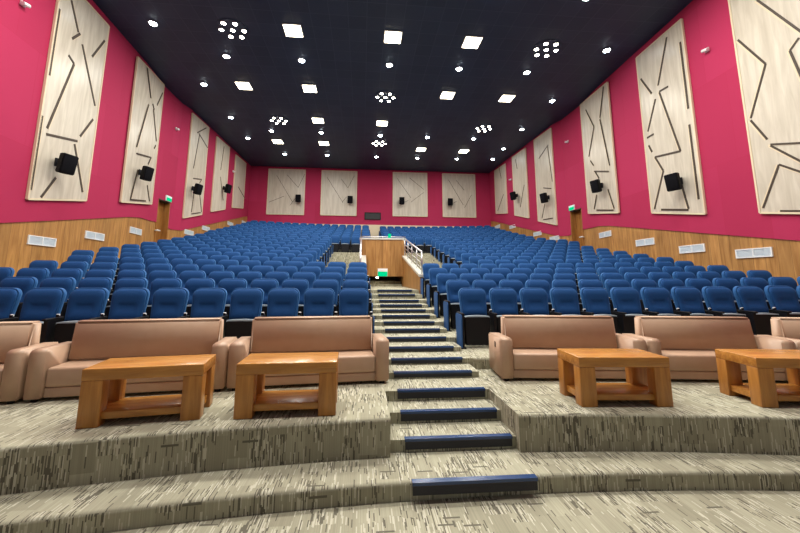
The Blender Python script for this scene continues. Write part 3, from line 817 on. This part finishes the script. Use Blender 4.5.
# ------------------------------------------------------------------ sofas
def sofa(fl, fr, label, dark_tag=False):
    """fl, fr: front-left and front-right floor corners"""
    fl = Vector((*fl, Z3)); fr = Vector((*fr, Z3)); W = (fr-fl).length; rz = math.atan2(fr[1]-fl[1], fr[0]-fl[0])
    r = empty('sofa', (fl+fr)/2, rz)
    D = .56; aw = .165; hw = W/2-.004
    def bb(name, a, b, bev, par=r, seg=3):
        mb = MB(); mb.box(a, b, M['leather'], bev, seg=seg); return mb.build(name, par)
    for s in (-1, 1):
        a, b = sorted((s*hw, s*(hw-aw)))
        mb = MB()
        # side profile: top slopes down very slightly to the back, rounded front upper edge
        pr = [(.0, .035), (D, .035), (D, .515), (.06, .525), (.025, .515), (.006, .49)]
        mb.prism([(a+.0, y, z) for y, z in pr], (b-a, 0, 0), M['leather'])
        bmesh.ops.bevel(mb.bm, geom=[e for e in mb.bm.edges if abs(e.verts[0].co.x-e.verts[1].co.x) < 1e-5], offset=.014, segments=2, affect='EDGES')
        for f in mb.bm.faces: f.smooth = True
        mb.build('armrest', r)
    bb('base', (-hw+aw, .025, .035), (hw-aw, D, .135), .012)
    bb('seat_cushion', (-hw+aw+.003, .010, .138), (hw-aw-.003, .40, .335), .028)
    mb = MB()
    pts = [(.31, .336), (.375, .755), (.40, .77), (.50, .77), (.525, .755), (.555, .14), (.405, .14), (.405, .336)]
    mb.prism([(-hw+aw-.06 if False else -(hw-aw)+.003, y, z) for y, z in pts], (2*(hw-aw)-.006, 0, 0), M['leather'])
    bmesh.ops.bevel(mb.bm, geom=[e for e in mb.bm.edges], offset=.024, segments=4, affect='EDGES')
    for f in mb.bm.faces: f.smooth = True
    mb.build('backrest', r)
    for sx in (-1, 1):
        for y in (.05, .50):
            f = MB(); f.tube((sx*(hw-.08), y, 0), (sx*(hw-.08), y, .036), .03, M['black'], 12); f.build('foot', r)
    if dark_tag:
        t = MB(); t.box((-hw-.004, .20, .38), (-hw+.002, .25, .45), M['groove']); t.build('side_tag', r)['label'] = 'small dark tag on the outer arm side'
    tag(r, label, 'sofa', 'tan leather sofas in front of the chairs')
sofa((-3.43, 4.06), (-1.53, 4.31), 'tan leather sofa in the middle of the three on the left, behind the leftmost table')
sofa((-1.52, 4.31), (.35, 4.50), 'tan leather sofa on the left side, right next to the aisle steps')
sofa((-5.33, 3.70), (-3.45, 4.05), 'tan leather sofa cut off by the left picture edge')
sofa((1.76, 4.50), (3.63, 4.33), 'tan leather sofa just right of the aisle steps, small dark tag on its arm', True)
sofa((3.64, 4.33), (5.47, 4.13), 'tan leather sofa on the right side, behind the rightmost table')
sofa((5.48, 4.12), (7.33, 3.85), 'tan leather sofa cut off by the right picture edge')

# ------------------------------------------------------------------ coffee tables
def table(fl, fr, depth, label):
    fl = Vector((*fl, Z3)); fr = Vector((*fr, Z3)); W = (fr-fl).length; rz = math.atan2(fr[1]-fl[1], fr[0]-fl[0])
    r = empty('coffee_table', (fl+fr)/2, rz); w = W/2; lw = .165; ld = .12
    mb = MB(); mb.box((-w-.002, -.002, .385), (w+.002, depth+.002, .485), M['tabwood'], .007); mb.build('table_top', r)
    for sx in (-1, 1):
        for y in (0, depth-ld):
            a, b = sorted((sx*w, sx*(w-lw)))
            mb = MB(); mb.box((a, y, 0), (b, y+ld, .386), M['tableg'], .006); mb.build('leg', r)
    mb = MB(); mb.box((-w+lw-.01, .03, .055), (w-lw+.01, depth-.03, .115), M['tabwood'], .004)
    for sx in (-1, 1):
        a, b = sorted((sx*(w-.03), sx*(w-lw+.011))); mb.box((a, ld-.005, .055), (b, depth-ld+.005, .115), M['tabwood'])
    mb.build('lower_shelf', r)
    tag(r, label, 'table', 'honey wooden coffee tables before the sofas')
table((-2.40, 3.38), (-1.45, 3.52), .44, 'honey brown wooden coffee table farthest left, with a thick top and block legs')
table((-1.15, 3.50), (-.23, 3.53), .46, 'honey brown wooden coffee table on the left, nearest the aisle steps')
table((2.23, 3.58), (3.17, 3.52), .46, 'honey brown wooden coffee table just right of the aisle steps')
table((4.06, 3.44), (5.0, 3.34), .48, 'honey brown wooden coffee table cut off by the right picture edge')

# ------------------------------------------------------------------ world, camera
w = bpy.data.worlds.new('world'); SC.world = w; w.use_nodes = True
w.node_tree.nodes['Background'].inputs[0].default_value = (.95, .97, 1., 1)
w.node_tree.nodes['Background'].inputs[1].default_value = .16
cam = bpy.data.cameras.new('camera'); co = bpy.data.objects.new('camera', cam); COL.objects.link(co); SC.camera = co
cam.sensor_fit = 'HORIZONTAL'; cam.sensor_width = 36; cam.lens = fx/800*36
cam.shift_x = -(ppx-400)/800; cam.shift_y = (ppy-266.5)/800
cam.clip_start = .05; cam.clip_end = 200
# rows of the world->camera rotation: right, up, back
right = Vector((Rd[0], Ad[0], Ud[0])); down = Vector((Rd[1], Ad[1], Ud[1])); fwd = Vector((Rd[2], Ad[2], Ud[2]))
mw = Matrix(((right[0], -down[0], -fwd[0], 0), (right[1], -down[1], -fwd[1], 0), (right[2], -down[2], -fwd[2], 0), (0, 0, 0, 1)))
co.matrix_world = Matrix.Translation((0, 0, ZC)) @ mw

vs = SC.view_settings
SC.display_settings.display_device = 'sRGB'
vs.view_transform = 'Standard'; vs.look = 'None'; vs.exposure = .2; vs.gamma = 1; vs.use_curve_mapping = False
SC.cycles.use_denoising = True
SC.cycles.max_bounces = 6; SC.cycles.diffuse_bounces = 4; SC.cycles.sample_clamp_indirect = 4
